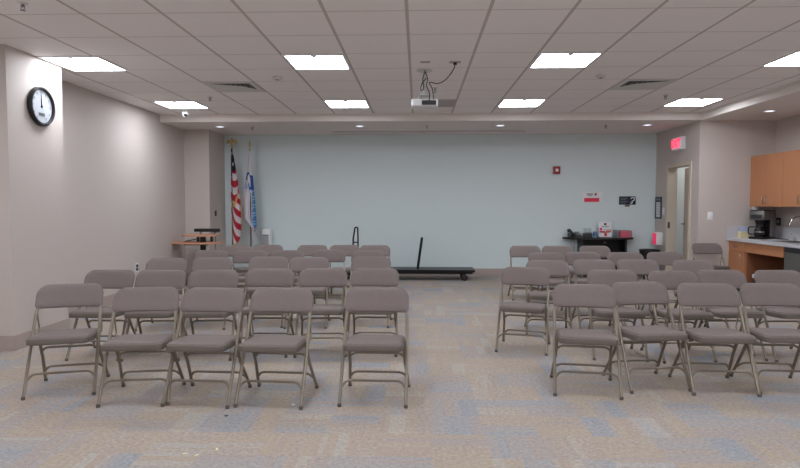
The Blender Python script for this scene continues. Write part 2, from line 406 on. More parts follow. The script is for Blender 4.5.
# ------------------------------------------------------------------ ceiling fittings
def make_light(label, loc):
    t = thing('ceiling_light', label, 'ceiling light', loc, 0, 'square ceiling lights')
    m = MB(); w = .296
    for a in (-1, 1):
        m.box(min(a*w, a*(w-.022)), max(a*w, a*(w-.022)), -w, w, -.012, .0)
        m.box(-w+.022, w-.022, min(a*w, a*(w-.022)), max(a*w, a*(w-.022)), -.012, .0)
    m.build('frame', MT['white'], t)
    for a in (-1, 1): MB().box(.001 if a > 0 else -.274, .274 if a > 0 else -.001, -.274, .274, -.009, -.003).build('diffuser', MT['light'], t)
    MB().box(-.022, .022, -.285, -.215, -.014, -.002).build('latch_tab', MT['vent'], t)
    return t
gx = lambda k: -.085 + .61*k + .305
gy = lambda k: 9.30 - .61*k - .305
L0 = None
for rk, rn in ((5, 'nearer'), (1, 'farther')):
    for k, nm in ((-6, 'leftmost'), (-2, 'second from left'), (2, 'third from left'), (6, 'rightmost')):
        lab = 'square lit ceiling light panel, %s in the %s row' % (nm, rn)
        loc = (gx(k), gy(rk), ZC)
        if abs(k) == 6: loc = (gx(k)-math.copysign(.07, k), gy(rk), ZC)
        L0 = make_light(lab, loc) if L0 is None else L0
        if L0.location != Vector(loc): dup(L0, loc, 0, lab)
# two more rows of the same lights continue behind the camera and light the room
for rk in (9, 13, 17):
    for k in (-6, -2, 2, 6):
        dup(L0, (gx(k) - (math.copysign(.07, k) if abs(k) == 6 else 0), gy(rk), ZC), 0, 'square lit ceiling light panel of the rows overhead and behind the camera')

def make_vent(label, loc, sg):
    t = thing('air_vent', label, 'air vent', loc, 0, 'slotted ceiling vents')
    m = MB(); w = .295; q = .235
    for a in (-1, 1):
        m.box(min(a*w, a*q), max(a*w, a*q), -w, w, -.008, 0).box(-q, q, min(a*w, a*q), max(a*w, a*q), -.008, 0)
    m.build('frame', MT['vent'], t)
    MB().box(-q, q, -q, q, -.002, -.001).build('backing', MT['ventdark'], t)
    MB().prism([(sg*-.10, -.06), (sg*q, -.20), (sg*q, q), (sg*-q, q), (sg*-q, .14)], -.008, -.002, 'xy').build('deflector', MT['vent'], t)
    for k in range(5):
        x = sg*(-q + .03 + k*.05); y1 = .12 - .05*k if k < 4 else -.09
        MB().box(x-.007, x+.007, -q+.02, y1, -.006, -.002).build('slat', MT['ventslat'], t)
    return t
make_vent('grey slotted air vent in ceiling left of centre', (gx(-4), gy(3), ZC), -1)
make_vent('grey slotted air vent in ceiling right of centre', (gx(4), gy(3), ZC), 1)
tag(MB().box(-.27, .29, -.29, .29, -.006, 0).build('ceiling_panel', MT['sheet'], loc=(gx(0), gy(1), ZC)), 'flat grey panel in the ceiling behind the projector', 'panel')

def make_detector(name, label, cat, loc, r, h, group):
    t = thing(name, label, cat, loc, 0, group)
    MB().lathe([(0, 0), (r, 0), (r, -h*.5), (r*.75, -h), (0, -h)], seg=20).build('housing', MT['offwhite'], t, True)
    MB().lathe([(0, -h), (r*.4, -h), (r*.35, -h-.006), (0, -h-.006)], seg=14).build('cap', MT['grey'], t, True)
    return t
s0 = make_detector('smoke_detector', 'round pale smoke detector on ceiling left of centre', 'smoke detector', (-1.575, 6.63, ZC), .055, .03, 'smoke detectors')
dup(s0, (2.015, 6.64, ZC), 0, 'round pale smoke detector on ceiling right of centre')
def make_sprinkler(label, loc):
    t = thing('sprinkler_head', label, 'sprinkler', loc, 0, 'ceiling sprinkler heads')
    MB().lathe([(0, 0), (.036, 0), (.03, -.008), (0, -.008)], seg=16).build('escutcheon', MT['offwhite'], t, True)
    m = MB(); m.tube([(0, 0, -.006), (0, 0, -.03)], .008, 8).tube([(-.012, 0, -.015), (-.014, 0, -.04), (0, 0, -.052)], .003, 6).tube([(.012, 0, -.015), (.014, 0, -.04), (0, 0, -.052)], .003, 6)
    m.build('nozzle', MT['grey'], t, True)
    MB().lathe([(0, -.05), (.018, -.051), (.018, -.054), (0, -.055)], seg=12).build('deflector', MT['grey'], t, True)
    return t
sp0 = make_sprinkler('small sprinkler head on ceiling in the near left corner above the clock', (-2.805, 4.17, ZC))
for x, y, z, lab in ((-2.762, 7.818, ZC, 'small sprinkler head on ceiling between left vent and security camera'), (3.223, 7.859, ZC, 'small sprinkler head on ceiling between right vent and far light'),
                     (.206, 7.3, ZC, 'small sprinkler head on ceiling just behind the projector cables'), (.146, 9.78, ZS, 'small sprinkler head under soffit at its middle'),
                     (3.09, 9.87, ZS, 'small sprinkler head under soffit near the right end'), (-2.80, 9.94, ZS, 'small sprinkler head under soffit near the flags')):
    dup(sp0, (x, y, z), 0, lab)
def make_down(label, loc):
    t = thing('recessed_light', label, 'downlight', loc, 0, 'round recessed soffit lights')
    MB().lathe([(.062, 0), (.085, 0), (.085, -.006), (.062, -.004)], seg=24).build('trim_ring', MT['white'], t, True)
    MB().lathe([(0, -.002), (.064, -.002)], seg=24).build('lens', MT['lowlight'], t)
    return t
d0 = make_down('round recessed light in soffit above the flags', (-3.33, 9.89, ZS))
for x, lab in ((-.975, 'round recessed light in soffit left of centre'), (1.36, 'round recessed light in soffit right of centre'), (3.765, 'round recessed light in soffit near the exit sign')):
    dup(d0, (x, 9.88, ZS), 0, lab)
dup(d0, (4.92, 8.48, ZS), 0, 'round recessed light in soffit above the kitchen counter')
ld = thing('linear_diffuser', 'long narrow dark slot diffuser in soffit before the back wall', 'vent', (.185, 10.57, ZS))
MB().box(-1.72, 1.72, -.045, .045, -.006, 0).build('frame', MT['offwhite'], ld)
for y in (-.02, .02): MB().box(-1.70, 1.70, y-.012, y+.012, -.008, -.0055).build('slot', MT['sheet'], ld)

# security camera
t = thing('security_camera', 'small white ball security camera on ceiling above the left wall', 'security camera', (-3.51, 8.86, ZC))
MB().lathe([(0, 0), (.055, 0), (.05, -.022), (0, -.022)], seg=20).build('mount', MT['white'], t, True)
MB().lathe([(0, -.02), (.03, -.024), (.05, -.05), (.052, -.07), (.04, -.098), (.02, -.112), (0, -.115)], seg=20).build('camera_ball', MT['white'], t, True)
MB().lathe([(0, 0), (.026, 0), (.026, .012), (0, .012)], seg=16, M=Matrix.Translation((.022, -.038, -.082)) @ Matrix.Rotation(math.radians(60), 4, Vector((.87, .5, 0)))).build('lens', MT['black'], t, True)

# projector
t = thing('projector', 'white projector hung from ceiling with black dangling cables', 'projector', (.068, 6.38, 0))
MB().prism(rrect(.285, .21, .03, 5), 2.375, 2.45, 'xy', .012, 3).build('body', MT['white'], t, True)
MB().box(-.03, .12, -.1075, -.104, 2.385, 2.432).build('connector_panel', MT['dark'], t)
MB().lathe([(0, 0), (.032, 0), (.034, .02), (0, .02)], seg=18, M=Matrix.Translation((-.07, .10, 2.412)) @ Matrix.Rotation(-PI/2, 4, 'X')).build('lens', MT['coffee'], t, True)
m = MB(); m.lathe([(0, ZC), (.06, ZC), (.06, ZC-.012), (0, ZC-.012)], seg=20).tube([(0, 0, ZC), (0, 0, 2.5)], .016, 10).box(-.06, .06, -.06, .06, 2.495, 2.505)
for a in (-1, 1):
    for b_ in (-1, 1): m.tube([(a*.05, b_*.05, 2.5), (a*.08, b_*.06, 2.445)], .006, 6)
m.build('mount', MT['offwhite'], t, True)
MB().lathe([(0, ZC), (.09, ZC), (.085, ZC-.006), (0, ZC-.006)], c=(0, -.02, 0), seg=20).build('ceiling_plate', MT['offwhite'], t, True)
def smoothc(pts, n=5):
    P = [Vector(p) for p in pts]; P = [P[0]] + P + [P[-1]]; out = []
    for i in range(1, len(P)-2):
        a, b, c, d = P[i-1:i+3]
        for k in range(n):
            u = k/n; out.append(.5*((2*b) + (c-a)*u + (2*a-5*b+4*c-d)*u*u + (-a+3*b-3*c+d)*u**3))
    out.append(P[-2]); return out
for pts in ([(.0, -.06, 2.755), (.03, -.1, 2.66), (.02, -.12, 2.58), (.05, -.14, 2.5), (.05, -.12, 2.43)],
            [(.01, -.05, 2.755), (-.02, -.09, 2.66), (-.01, -.12, 2.56), (-.04, -.13, 2.53), (-.03, -.13, 2.60), (.02, -.12, 2.66)],
            [(.30, -.38, 2.755), (.29, -.37, 2.70), (.22, -.26, 2.62), (.14, -.14, 2.60), (.05, -.12, 2.615), (.08, -.12, 2.55), (.095, -.12, 2.44)]):
    MB().tube(smoothc(pts), .0055, 6).build('cable', MT['black'], t, True)
t = thing('ceiling_outlet', 'small plate on ceiling where the projector cable ends', 'outlet', (.37, 5.99, ZC))
MB().box(-.055, .055, -.035, .035, -.008, 0, .003).build('plate', MT['sheet'], t)
MB().lathe([(0, -.008), (.02, -.008), (.018, -.03), (0, -.03)], seg=12).build('plug', MT['black'], t, True)
tag(MB().box(-.05, .05, -.03, .03, -.006, 0, .002).build('ceiling_plate', MT['sheet'], loc=(.07, 5.98, ZC)), 'small grey plate on ceiling in front of the projector mount', 'plate')

# ------------------------------------------------------------------ wall clock (on the column, faces +X)
t = thing('wall_clock', 'round white wall clock with black rim on the left column', 'clock', (XC, 5.675, 2.287)); RX = Matrix.Rotation(PI/2, 4, 'Y')
MB().lathe([(0, 0), (.18, 0), (.19, .012), (.19, .034), (.182, .046), (.166, .046), (.161, .03), (.161, .02), (0, .02)], seg=48, M=RX).build('rim', MT['black'], t, True)
MB().lathe([(0, .022), (.1605, .022)], seg=48, M=RX).build('clock_face', MT['clockface'], t)
for h in range(1, 13):
    a = 2*PI*h/12
    if h == 6: continue
    lettering('numeral', str(h), .036, MT['grey'], t, (.0235, .132*math.sin(a), .132*math.cos(a)), (PI/2, 0, PI/2))
MB().box(.0225, .0245, -.045, .045, -.092, -.062).build('date_window', MT['lcd'], t)
MB().box(.025, .027, -.0055, .0055, -.015, .075).build('hour_hand', MT['black'], t)
MB().box(.028, .03, -.0035, .0035, -.02, .115, rot=Matrix.Rotation(math.radians(4), 4, 'X')).build('minute_hand', MT['black'], t)
MB().lathe([(0, .022), (.009, .022), (.009, .032), (0, .032)], seg=12, M=RX).build('hub', MT['black'], t)

# ------------------------------------------------------------------ back wall items
t = thing('fire_alarm', 'red fire alarm with white strobe on the back wall', 'fire alarm', (2.57, YB, 1.975))
MB().prism(rrect(.125, .14, .012), -.045, 0, 'xz', .006).build('housing', MT['red'], t, True)
MB().prism(rrect(.052, .052, .008), -.062, -.044, 'xz', .006).build('strobe', MT['white'], t, True)
t = thing('wall_notice', 'white notice with red band on the back wall above the console table', 'sign', (3.235, YB, 1.478))
MB().box(-.185, .185, -.006, 0, -.097, .097).build('sheet', MT['paper'], t)
MB().box(-.145, .13, -.0075, -.006, -.09, -.018).build('red_band', MT['redink'], t)
for z, x0, x1 in ((.062, -.1, .01), (.044, -.1, .02), (.026, -.08, .0)): MB().box(x0, x1, -.0075, -.006, z-.005, z+.005).build('text_line', MT['ink'], t)
MB().prism(rrect(.035, .045, .012, 4, .065, .05), -.0075, -.006, 'xz').build('emblem', MT['red'], t)
t = thing('hearing_loop_sign', 'navy sign with white ear symbol on the back wall', 'sign', (3.885, YB, 1.413))
MB().prism(rrect(.305, .155, .008), -.008, 0, 'xz').build('plaque', MT['navy'], t)
for k in range(4): MB().box(-.128, (.005, -.02, .01, -.03)[k], -.0095, -.008, .045-k*.03-.006, .045-k*.03+.006).build('text_line', MT['ink'], t)
ear = [(.06, -.008, -.05), (.075, -.008, -.055), (.088, -.008, -.04), (.095, -.008, -.015), (.118, -.008, .005), (.125, -.008, .03), (.105, -.008, .052), (.078, -.008, .05), (.062, -.008, .03)]
MB().tube(smoothc(ear), .0085, 6).build('ear_symbol', MT['white'], t, True)
m = MB()
for k in range(4): m.box(.048+k*.012, .056+k*.012, -.0095, -.008, -.03+k*.014-.02, -.03+k*.014-.008)
m.tube([(.125, -.008, .06), (.14, -.008, .066), (.14, -.008, .04)], .006, 6)
m.build('sound_mark', MT['white'], t)
MB().box(-.045, .045, -.006, 0, -.115, -.08).build('tag', MT['brown'], t)

# console table, half-oval top
t = thing('console_table', 'black console table with rounded top against the back wall', 'table', (3.34, YB-.005, 0))
poly = [(.645, 0)] + [(.645*math.cos(a), -.40*math.sin(a)**.8) for a in [PI*k/24 for k in range(1, 24)]] + [(-.645, 0)]
MB().prism(poly, .70, .735, 'xy', .005).build('tabletop', MT['black'], t)
MB().box(-.35, .43, -.05, -.02, .0, .70).build('back_panel', MT['blackmetal'], t)
for x in (-.35, .43): MB().box(x-.02, x+.02, -.30, -.02, 0, .70, .004).build('side_panel', MT['black'], t)
MB().box(-.33, .41, -.29, -.05, .34, .365).build('shelf', MT['black'], t)
MB().box(.10, .16, -.054, -.05, .62, .65).build('sticker', MT['brown'], t)
TZ = .7353
t = thing('desk_telephone', 'dark desk telephone on the left end of the console table', 'telephone', (2.890, 10.92, TZ), math.radians(8)); t.scale = (1.15, 1.1, 1.2)
MB().prism([(-.1, 0), (.1, 0), (.1, .07), (-.1, .02)], -.09, .09, 'yz', .006, M=Matrix.Scale(1, 4)).build('body', MT['dark'], t, True)
m = MB(); hs = Matrix.Translation((-.07, 0, .055)) @ Matrix.Rotation(math.radians(24), 4, 'X')
m.box(-.025, .025, -.1, .1, .02, .04, .008, rot=hs).box(-.03, .03, -.11, -.055, -.005, .03, .01, rot=hs).box(-.03, .03, .055, .11, -.005, .03, .01, rot=hs)
m.build('handset', MT['black'], t, True)
m = MB()
for r_ in range(4):
    for c_ in range(3): m.box(.0+c_*.026, .02+c_*.026, -.06+r_*.028, -.04+r_*.028, .033+.014*r_*.5+.003, .05+.012*r_)
m.build('keypad', MT['grey'], t)
m = MB(); pts = []
for k in range(90):
    u = k/89; pts.append((-.1-.03*math.sin(u*PI) - .02*u + .006*math.cos(k*1.6), -.09-.2*min(1, u*1.7) + .006*math.sin(k*1.6), .05 - .26*max(0, math.sin(u*PI))*(1 if u > .3 else u/.3)))
m.tube(pts, .003, 5).build('coiled_cord', MT['black'], t, True)
t = thing('card_holder', 'clear card holder with dark base on the console table', 'card holder', (3.120, 10.92, TZ))
MB().box(-.075, .075, -.045, .045, 0, .075, .004).build('tray', MT['dark'], t)
MB().box(-.07, .07, .02, .026, .075, .17).build('back_plate', MT['clear'], t)
MB().box(-.062, .062, -.035, -.005, .05, .10).build('cards', MT['grey'], t)
t = thing('sanitizer_bottle', 'small blue hand sanitizer pump bottle on the console table', 'bottle', (3.255, 10.93, TZ))
MB().lathe([(0, 0), (.034, 0), (.036, .01), (.036, .09), (.015, .115), (0, .115)], seg=18).build('bottle', MT['clear'], t, True)
MB().lathe([(.0365, .02), (.0368, .022), (.0368, .085), (.0365, .087)], seg=18).build('wrapper', MT['skyblue'], t, True)
MB().lathe([(0, .11), (.016, .11), (.016, .13), (.006, .132), (.006, .15), (0, .15)], seg=12).box(-.03, .008, -.007, .007, .15, .162).build('pump', MT['white'], t, True)
t = thing('table_sign', 'upright white sign with colourful print on the console table', 'sign', (3.455, 10.96, TZ), 0)
tl = Matrix.Rotation(math.radians(-6), 4, 'X')
MB().box(-.115, .115, -.004, .004, 0, .285, rot=tl).build('panel', MT['paper'], t)
m = MB(); m.mi = 0
MB().box(-.125, .125, -.03, .06, 0, .006).build('base', MT['dark'], t)
MB().box(-.022, .022, -.0055, -.004, .225, .262, rot=tl).build('emblem', MT['navy'], t)
for z, w in ((.205, .08), (.19, .06), (.10, .07), (.085, .075)): MB().box(-w, w, -.0055, -.004, z-.004, z+.004, rot=tl).build('text_line', MT['ink'], t)
for x0, x1, z0, z1, c in ((-.1, -.06, .125, .175, 'redink'), (-.04, .1, .145, .152, 'skyblue'), (-.105, .0, .085, .118, 'redink'), (.01, .105, .09, .13, 'orange'), (-.02, .03, .02, .08, 'redink')):
    MB().box(x0, x1, -.0055, -.004, z0, z1, rot=tl).build('picture', MT[c], t)
t = thing('pink_tray', 'pink box in a clear tray on the right end of the console table', 'box', (3.760, 10.92, TZ))
MB().box(-.06, .125, -.05, .05, .004, .12, .004).build('card_box', MT['pinkbox'], t)
m = MB(); m.box(-.15, .14, -.07, .07, 0, .004).box(-.15, .14, .066, .07, 0, .13).box(-.15, -.146, -.07, .07, 0, .13).box(.136, .14, -.07, .07, 0, .13)
m.build('tray', MT['clear'], t)
MB().box(-.155, .145, .06, .075, .126, .132).build('tray_rim', MT['dark'], t)

# right wall items (faces -X)
t = thing('directory_frame', 'dark framed notice on the beige wall left of the door', 'frame', (XR, 10.91, 1.28))
m = MB(); m.box(-.02, 0, -.13, .13, -.2, -.17).box(-.02, 0, -.13, .13, .10, .2).box(-.02, 0, -.13, -.1, -.17, .1).box(-.02, 0, .1, .13, -.17, .1)
m.build('frame', MT['teal'], t)
MB().box(-.010, 0, -.1, .1, -.17, .10).build('notice', MT['paper'], t)
for k in range(5): MB().box(-.0112, -.010, -.075, .075-.02*(k % 2), .06-k*.045, .068-k*.045).build('text_line', MT['ink'], t)
MB().box(-.0212, -.02, -.09, .09, .14, .165).build('header', MT['grey'], t)
def make_switch(label, loc, rz):
    t = thing('light_switch', label, 'light switch', loc, rz, 'wall switches')
    MB().prism(rrect(.075, .125, .008), -.01, 0, 'xz', .003).build('plate', MT['white'], t, True)
    MB().prism(rrect(.034, .067, .004), -.015, -.009, 'xz', .002).build('rocker', MT['white'], t, True)
    return t
sw = make_switch('white wall switch beside the dark framed notice', (XR, 10.70, 1.22), -PI/2)
dup(sw, (4.585, YK, 1.16), 0, 'white wall switch on beige wall right of the door')
t = thing('exit_sign', 'red lit exit sign above the door', 'exit sign', (XR, 10.06, 2.355))
MB().box(-.085, 0, -.165, .165, -.105, .105, .006).build('housing', MT['white'], t)
MB().box(-.0875, -.0855, -.15, .15, -.088, .088).build('face', MT['exitwhite'], t)
lettering('letters', 'EXIT', .17, MT['exitred'], t, (-.0885, 0, 0), (PI/2, 0, -PI/2), bold=.004)
t = thing('wall_dispenser', 'white wall box with bright pink face above the waste bin', 'dispenser', (XR, 10.81, .72))
MB().box(-.11, 0, -.10, .10, -.115, .115, .008).build('housing', MT['white'], t, True)
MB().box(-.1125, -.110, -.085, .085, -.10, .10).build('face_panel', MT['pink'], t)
t = thing('waste_bin', 'black waste bin on the floor in the back right corner', 'bin', (4.15, 10.66, 0))
MB().lathe([(0, 0), (.13, 0), (.175, .52), (.165, .52), (.122, .015), (0, .015)], seg=28).build('body', MT['black'], t, True)
MB().lathe([(.163, .515), (.182, .515), (.182, .535), (.163, .535)], seg=28).build('rim', MT['black'], t, True)

# ------------------------------------------------------------------ flags
def drape(rows, cols, left, right, ztop, zbot, wave, colour, mats, name, parent):
    m = MB(); bm = m.bm; g = []
    for i in range(rows+1):
        v = i/rows; row = []
        for j in range(cols+1):
            u = j/cols; l, r = left(v), right(v); x = l+(r-l)*u; zb = zbot(u)
            z = ztop - (ztop-zb)*v
            row.append(bm.verts.new((x, wave(u, v), z)))
        g.append(row)
    for i in range(rows):
        for j in range(cols):
            f = bm.faces.new((g[i][j], g[i][j+1], g[i+1][j+1], g[i+1][j])); f.material_index = colour((j+.5)/cols, (i+.5)/rows)
    return m.build(name, mats, parent, True)
def lerp(tab, v):
    for (a, x), (b, y) in zip(tab, tab[1:]):
        if v <= b: return x + (y-x)*(v-a)/(b-a)
    return tab[-1][1]
def pole(t, top):
    MB().lathe([(0, 0), (.15, 0), (.15, .02), (.11, .05), (.03, .07), (.025, .12), (0, .12)], seg=24).build('base', MT['gold'], t, True)
    MB().tube([(0, 0, .08), (0, 0, top)], .014, 10).build('pole', MT['polewood'], t, True)
t = thing('flag_stand', 'American flag hanging on a pole with gold eagle', 'flag', (-3.40, 10.72, 0)); pole(t, 2.38)
m = MB()
m.lathe([(0, 2.36), (.018, 2.36), (.02, 2.40), (.012, 2.415), (.026, 2.43), (.012, 2.445), (.018, 2.47), (.022, 2.51), (.012, 2.545), (0, 2.555)], seg=12)
for s in (-1, 1):
    m.prism([(0, 2.47), (s*.035, 2.52), (s*.075, 2.525), (s*.095, 2.49), (s*.10, 2.44), (s*.075, 2.465), (s*.055, 2.445), (s*.035, 2.46)], -.008, .008, 'xz')
m.build('eagle_finial', MT['gold'], t, True)
UL = [(0, -.012), (.5, -.03), (1, -.03)]
UR = [(0, .015), (.1, .05), (.3, .10), (.45, .135), (.52, .14), (.6, .17), (.85, .195), (1, .20)]
def us_col(u, v):
    if (v < .25 and u < 1.1 - .1*v) or (v < .29 and u < .2): 
        return 2 if not (u > .35 and int(v*60) % 7 in (2, 3) and int(u*12) % 5 in (1, 2)) else 1
    if u > .93 and v > .62: return 3
    if v > .985 or (u < .06 and v > .75): return 3
    lobe = .50 + .06*math.cos((u-.35)*4.2)
    if abs(v-lobe-.02) < .022 and u < .80: return 3
    ph = v*13.5 - u*(1.0 if v < lobe else 4.6)
    return 0 if int(math.floor(ph)) % 2 == 0 else 1
drape(150, 40, lambda v: lerp(UL, v), lambda v: lerp(UR, v), 2.35, lambda u: .60 + .30*max(0, (u-.45)/.55)**1.3, lambda u, v: -.02 + .035*math.sin(u*9+v*2)*(.3+v) - .03*u,
      us_col, [MT['fred'], MT['fwhite'], MT['fnavy'], MT['fringe']], 'flag', t)
t = thing('flag_stand', 'white and blue flag hanging on a pole with spear tip', 'flag', (-3.075, 10.74, 0)); pole(t, 2.35)
MB().lathe([(0, 2.34), (.016, 2.34), (.012, 2.39), (.02, 2.42), (.014, 2.47), (.004, 2.52), (0, 2.525)], seg=12).build('spear_finial', MT['gold'], t, True)
WL = [(0, -.012), (.3, -.06), (.5, -.12), (.62, -.16), (.9, -.15), (1, -.0)]
WR = [(0, .015), (.3, .06), (.5, .085), (.7, .11), (.9, .145), (1, .15)]
def w_col(u, v):
    x = lerp(WL, v)*(1-u) + lerp(WR, v)*u
    cx, cz = -.005, .36
    d = math.hypot((x-cx)/.065, (v-cz)/.085)
    if v < .24: return 0
    if .28 < v < .45 and d < 1.25:
        if d > .62 and not (x < cx-.02 and v > cz+.02): return 1
        return 1 if x > .01 else 0
    if x > .02 and .30 < v < .45: return 1
    if .38 < v < .50 and x < .0: return 3
    if x > .025 and v > .42:
        if v > .93: return 0
        k = int(v*64) % 6; q = int((x-.02)*90)
        if k in (0, 1, 2, 4) and 1 <= q <= 7 and (k*7+q*3+int(v*11)*5) % 5 < 3: return 1
        return 2 if v < .86 else 0
    return 0
drape(150, 44, lambda v: lerp(WL, v), lambda v: lerp(WR, v), 2.32, lambda u: .72 if u > .55 else .72 + .20*min(1, (.55-u)/.1), lambda u, v: -.02 + .04*math.sin(u*8+1.2+v)*(.2+v),
      w_col, [MT['fwhite'], MT['fblue'], MT['fsky'], mat('flag_pale_blue', (164, 178, 208), .85)], 'flag', t)

# white tower heater
t = thing('tower_fan', 'white tower fan with grey grille by the back wall', 'fan', (-2.83, 10.93, 0))
MB().prism(rrect(.19, .19, .04), .0, .03, 'xy', .006).build('base', MT['white'], t, True)
MB().prism(rrect(.155, .155, .03), .03, .88, 'xy', .01).build('body', MT['white'], t, True)
MB().box(-.055, .055, -.082, -.076, .14, .78).build('grille', MT['grey'], t)
for k in range(16): MB().box(-.055, .055, -.085, -.081, .16+k*.038, .172+k*.038).build('louver', MT['offwhite'], t)

# lectern: two-level desk on a black column
t = thing('lectern', 'black column lectern with two peach wood shelves by the left corner', 'lectern', (-3.60, 9.75, 0))
m = MB(); m.box(-.30, .30, -.25, .25, 0, .035, .01); m.build('base', MT['black'], t)
MB().box(-.04, .04, -.03, .03, .03, .80).build('column', MT['black'], t)
def top(name, x0, x1, z, th, yd):
    pl = []
    for k in range(13): a = PI*k/12; pl.append(((x0+x1)/2 + (x1-x0)/2*math.cos(a), -.02 - yd*math.sin(a)**.7))
    pl += [(x0, .2), (x1, .2)]
    return MB().prism(pl, z-th, z, 'xy', .004).build(name, MT['peach'], t)
top('shelf', -.50, .285, .712, .028, .22); top('top', -.335, .235, .836, .026, .2)
for s in (-.11, .12): MB().box(s-.018, s+.018, .05, .09, .71, .82).build('riser', MT['black'], t)
MB().box(-.27, .13, -.16, -.1, .665, .684).build('drawer_rail', MT['dark'], t)
MB().box(-.155, .275, .0, .06, .88, .935, .01).build('monitor_bar', MT['black'], t)
for s in (-.05, .19): MB().box(s-.015, s+.015, .02, .05, .835, .885).build('bracket', MT['grey'], t)
MB().tube(smoothc([(.20, .02, .83), (.215, .0, .76), (.20, .01, .6), (.20, .02, .4), (.16, .0, .03)]), .005, 6).build('cable', MT['dark'], t, True)
MB().tube(smoothc([(-.27, -.10, .725), (-.15, -.12, .75), (-.04, -.05, .775)]), .008, 6).build('microphone_neck', MT['dark'], t, True)
MB().tube([(-.02, -.02, .6), (-.09, -.04, .42)], .008, 6).build('strut', MT['dark'], t, True)

# flat cart with a middle upright, and a second looped handle behind the chairs
t = thing('flat_cart', 'long low black flat cart with one upright bar before the back wall', 'cart', (.02, 10.52, 0))
MB().box(-.98, .98, -.25, .25, .15, .196, .008).build('deck', MT['blackmetal'], t)
m = MB(); m.box(-.94, .94, -.22, -.18, .122, .152).box(-.94, .94, .18, .22, .122, .152); m.build('rail', MT['blackmetal'], t)
for s in (-.80, .80):
    for y in (-.2, .2):
        w = MB().lathe([(0, -.018), (.045, -.018), (.055, -.012), (.055, .012), (.045, .018), (0, .018)], seg=20, M=Matrix.Translation((s, y, .055)) @ Matrix.Rotation(PI/2, 4, 'X')).build('wheel', MT['black'], t, True)
        MB().box(s-.02, s+.02, y-.03, y-.022, .05, .12).box(s-.02, s+.02, y+.022, y+.03, .05, .12).box(s-.02, s+.02, y-.03, y+.03, .115, .124).build('caster_fork', MT['dark'], w)
MB().tube(fillet([(-.025, -.12, .19), (.05, -.12, .735), (.05, .12, .735), (-.025, .12, .19)], .04), .022, 10).build('upright', MT['blackmetal'], t, True)
t = thing('hand_cart', 'black looped cart handle standing behind the left block of chairs', 'cart', (-1.12, 10.55, 0))
MB().box(-.22, .10, -.22, .22, .13, .165, .006).build('deck', MT['blackmetal'], t)
MB().tube(fillet([(-.045, 0, .15), (-.045, 0, .72), (-.012, 0, .93), (.035, 0, .93), (.042, 0, .72), (.042, 0, .15)], .025), .0145, 10).build('handle', MT['blackmetal'], t, True)
MB().tube([(-.045, 0, .66), (.042, 0, .66)], .012, 8).build('crossbar', MT['blackmetal'], t, True)
for s in (-.16, .04):
    for y in (-.2, .2):
        MB().lathe([(0, -.016), (.05, -.016), (.065, -.01), (.065, .01), (.05, .016), (0, .016)], seg=20, M=Matrix.Translation((s, y, .065)) @ Matrix.Rotation(PI/2, 4, 'X')).build('wheel', MT['black'], t, True)

# outlets on the left wall and switch on the corner
t = thing('wall_outlet', 'pale outlet plate with dark sockets low on the left wall', 'outlet', (XL, 8.42, .42))
MB().box(0, .008, -.045, .045, -.065, .065, .003).build('plate', MT['white'], t)
for z in (-.025, .025): MB().box(.007, .012, -.03, .03, z-.021, z+.021).build('socket', MT['navy'], t)
t = thing('thermostat', 'slim dark wall control on the left corner pillar near the flags', 'thermostat', (XC+.03, 10.52, 1.18))
MB().box(0, .02, -.028, .028, -.05, .05, .004).build('housing', MT['dark'], t)
MB().box(.02, .022, -.015, .015, .005, .035).build('display', MT['black'], t)

# ------------------------------------------------------------------ kitchenette along the right wall
CZ = .818; XF = 4.885
def handle(parent, y, z, vertical=True, x=0):
    h = .05
    p = [(x, y, z-h), (x-.03, y, z-h), (x-.03, y, z+h), (x, y, z+h)] if vertical else [(x, y-h, z), (x-.03, y-h, z), (x-.03, y+h, z), (x, y+h, z)]
    return MB().tube(fillet(p, .01), .006, 8).build('handle', MT['chrome'], parent, True)
def wall_cab(label, y0, y1):
    t = thing('wall_cabinet', label, 'cabinet', (0, 0, 0), 0, 'wall cabinets'); x0 = 5.19
    MB().box(x0+.022, XK-.001, y0+.001, y1-.001, 1.305, 2.085).build('carcass', MT['cabwood'], t)
    ym = (y0+y1)/2
    for a, b_, hy in ((y0, ym, ym-.035), (ym, y1, ym+.035)):
        d = MB().box(x0, x0+.02, a+.003, b_-.003, 1.305, 2.085, .002).build('door', MT['cabwood'], t); handle(d, hy, 1.405, True, x0)
    return t
wall_cab('wooden wall cabinet above the coffee maker', 8.57, YK-.002); wall_cab('wooden wall cabinet cut by the right photo edge', 7.74, 8.57)
t = thing('base_cabinet', 'wooden base cabinet with drawer at the left end of the counter', 'cabinet')
MB().box(XF+.022, XK-.001, 8.94, YK-.002, .10, CZ-.04).build('carcass', MT['cabwood'], t)
MB().box(XF+.07, XK-.01, 8.95, YK-.01, 0, .10).build('toe_kick', MT['dark'], t)
d = MB().box(XF, XF+.02, 8.943, YK-.006, .61, CZ-.043, .002).build('drawer', MT['cabwood'], t); handle(d, 9.17, .70, False, XF)
d = MB().box(XF, XF+.02, 8.943, YK-.006, .11, .604, .002).build('door', MT['cabwood'], t); handle(d, 9.0, .53, True, XF)
t = thing('knee_space_unit', 'wooden apron over the open knee space under the counter', 'cabinet')
MB().box(XF, XF+.02, 8.005, 8.935, .625, CZ-.042, .002).build('apron', MT['cabwood'], t)
MB().box(XK-.03, XK-.002, 8.005, 8.935, 0, CZ-.042).build('back_panel', MT['shadedwood'], t)
MB().box(XF+.03, XK-.03, 8.915, 8.935, 0, CZ-.042).build('side_panel', MT['shadedwood'], t)
MB().box(XF+.03, XK-.03, 8.005, 8.025, 0, CZ-.042).build('side_panel', MT['shadedwood'], t)
t = thing('dishwasher', 'dark steel dishwasher under the counter at the right photo edge', 'dishwasher')
MB().box(XF+.03, XK-.002, 7.40, 7.995, .02, CZ-.042).build('cabinet_body', MT['dark'], t)
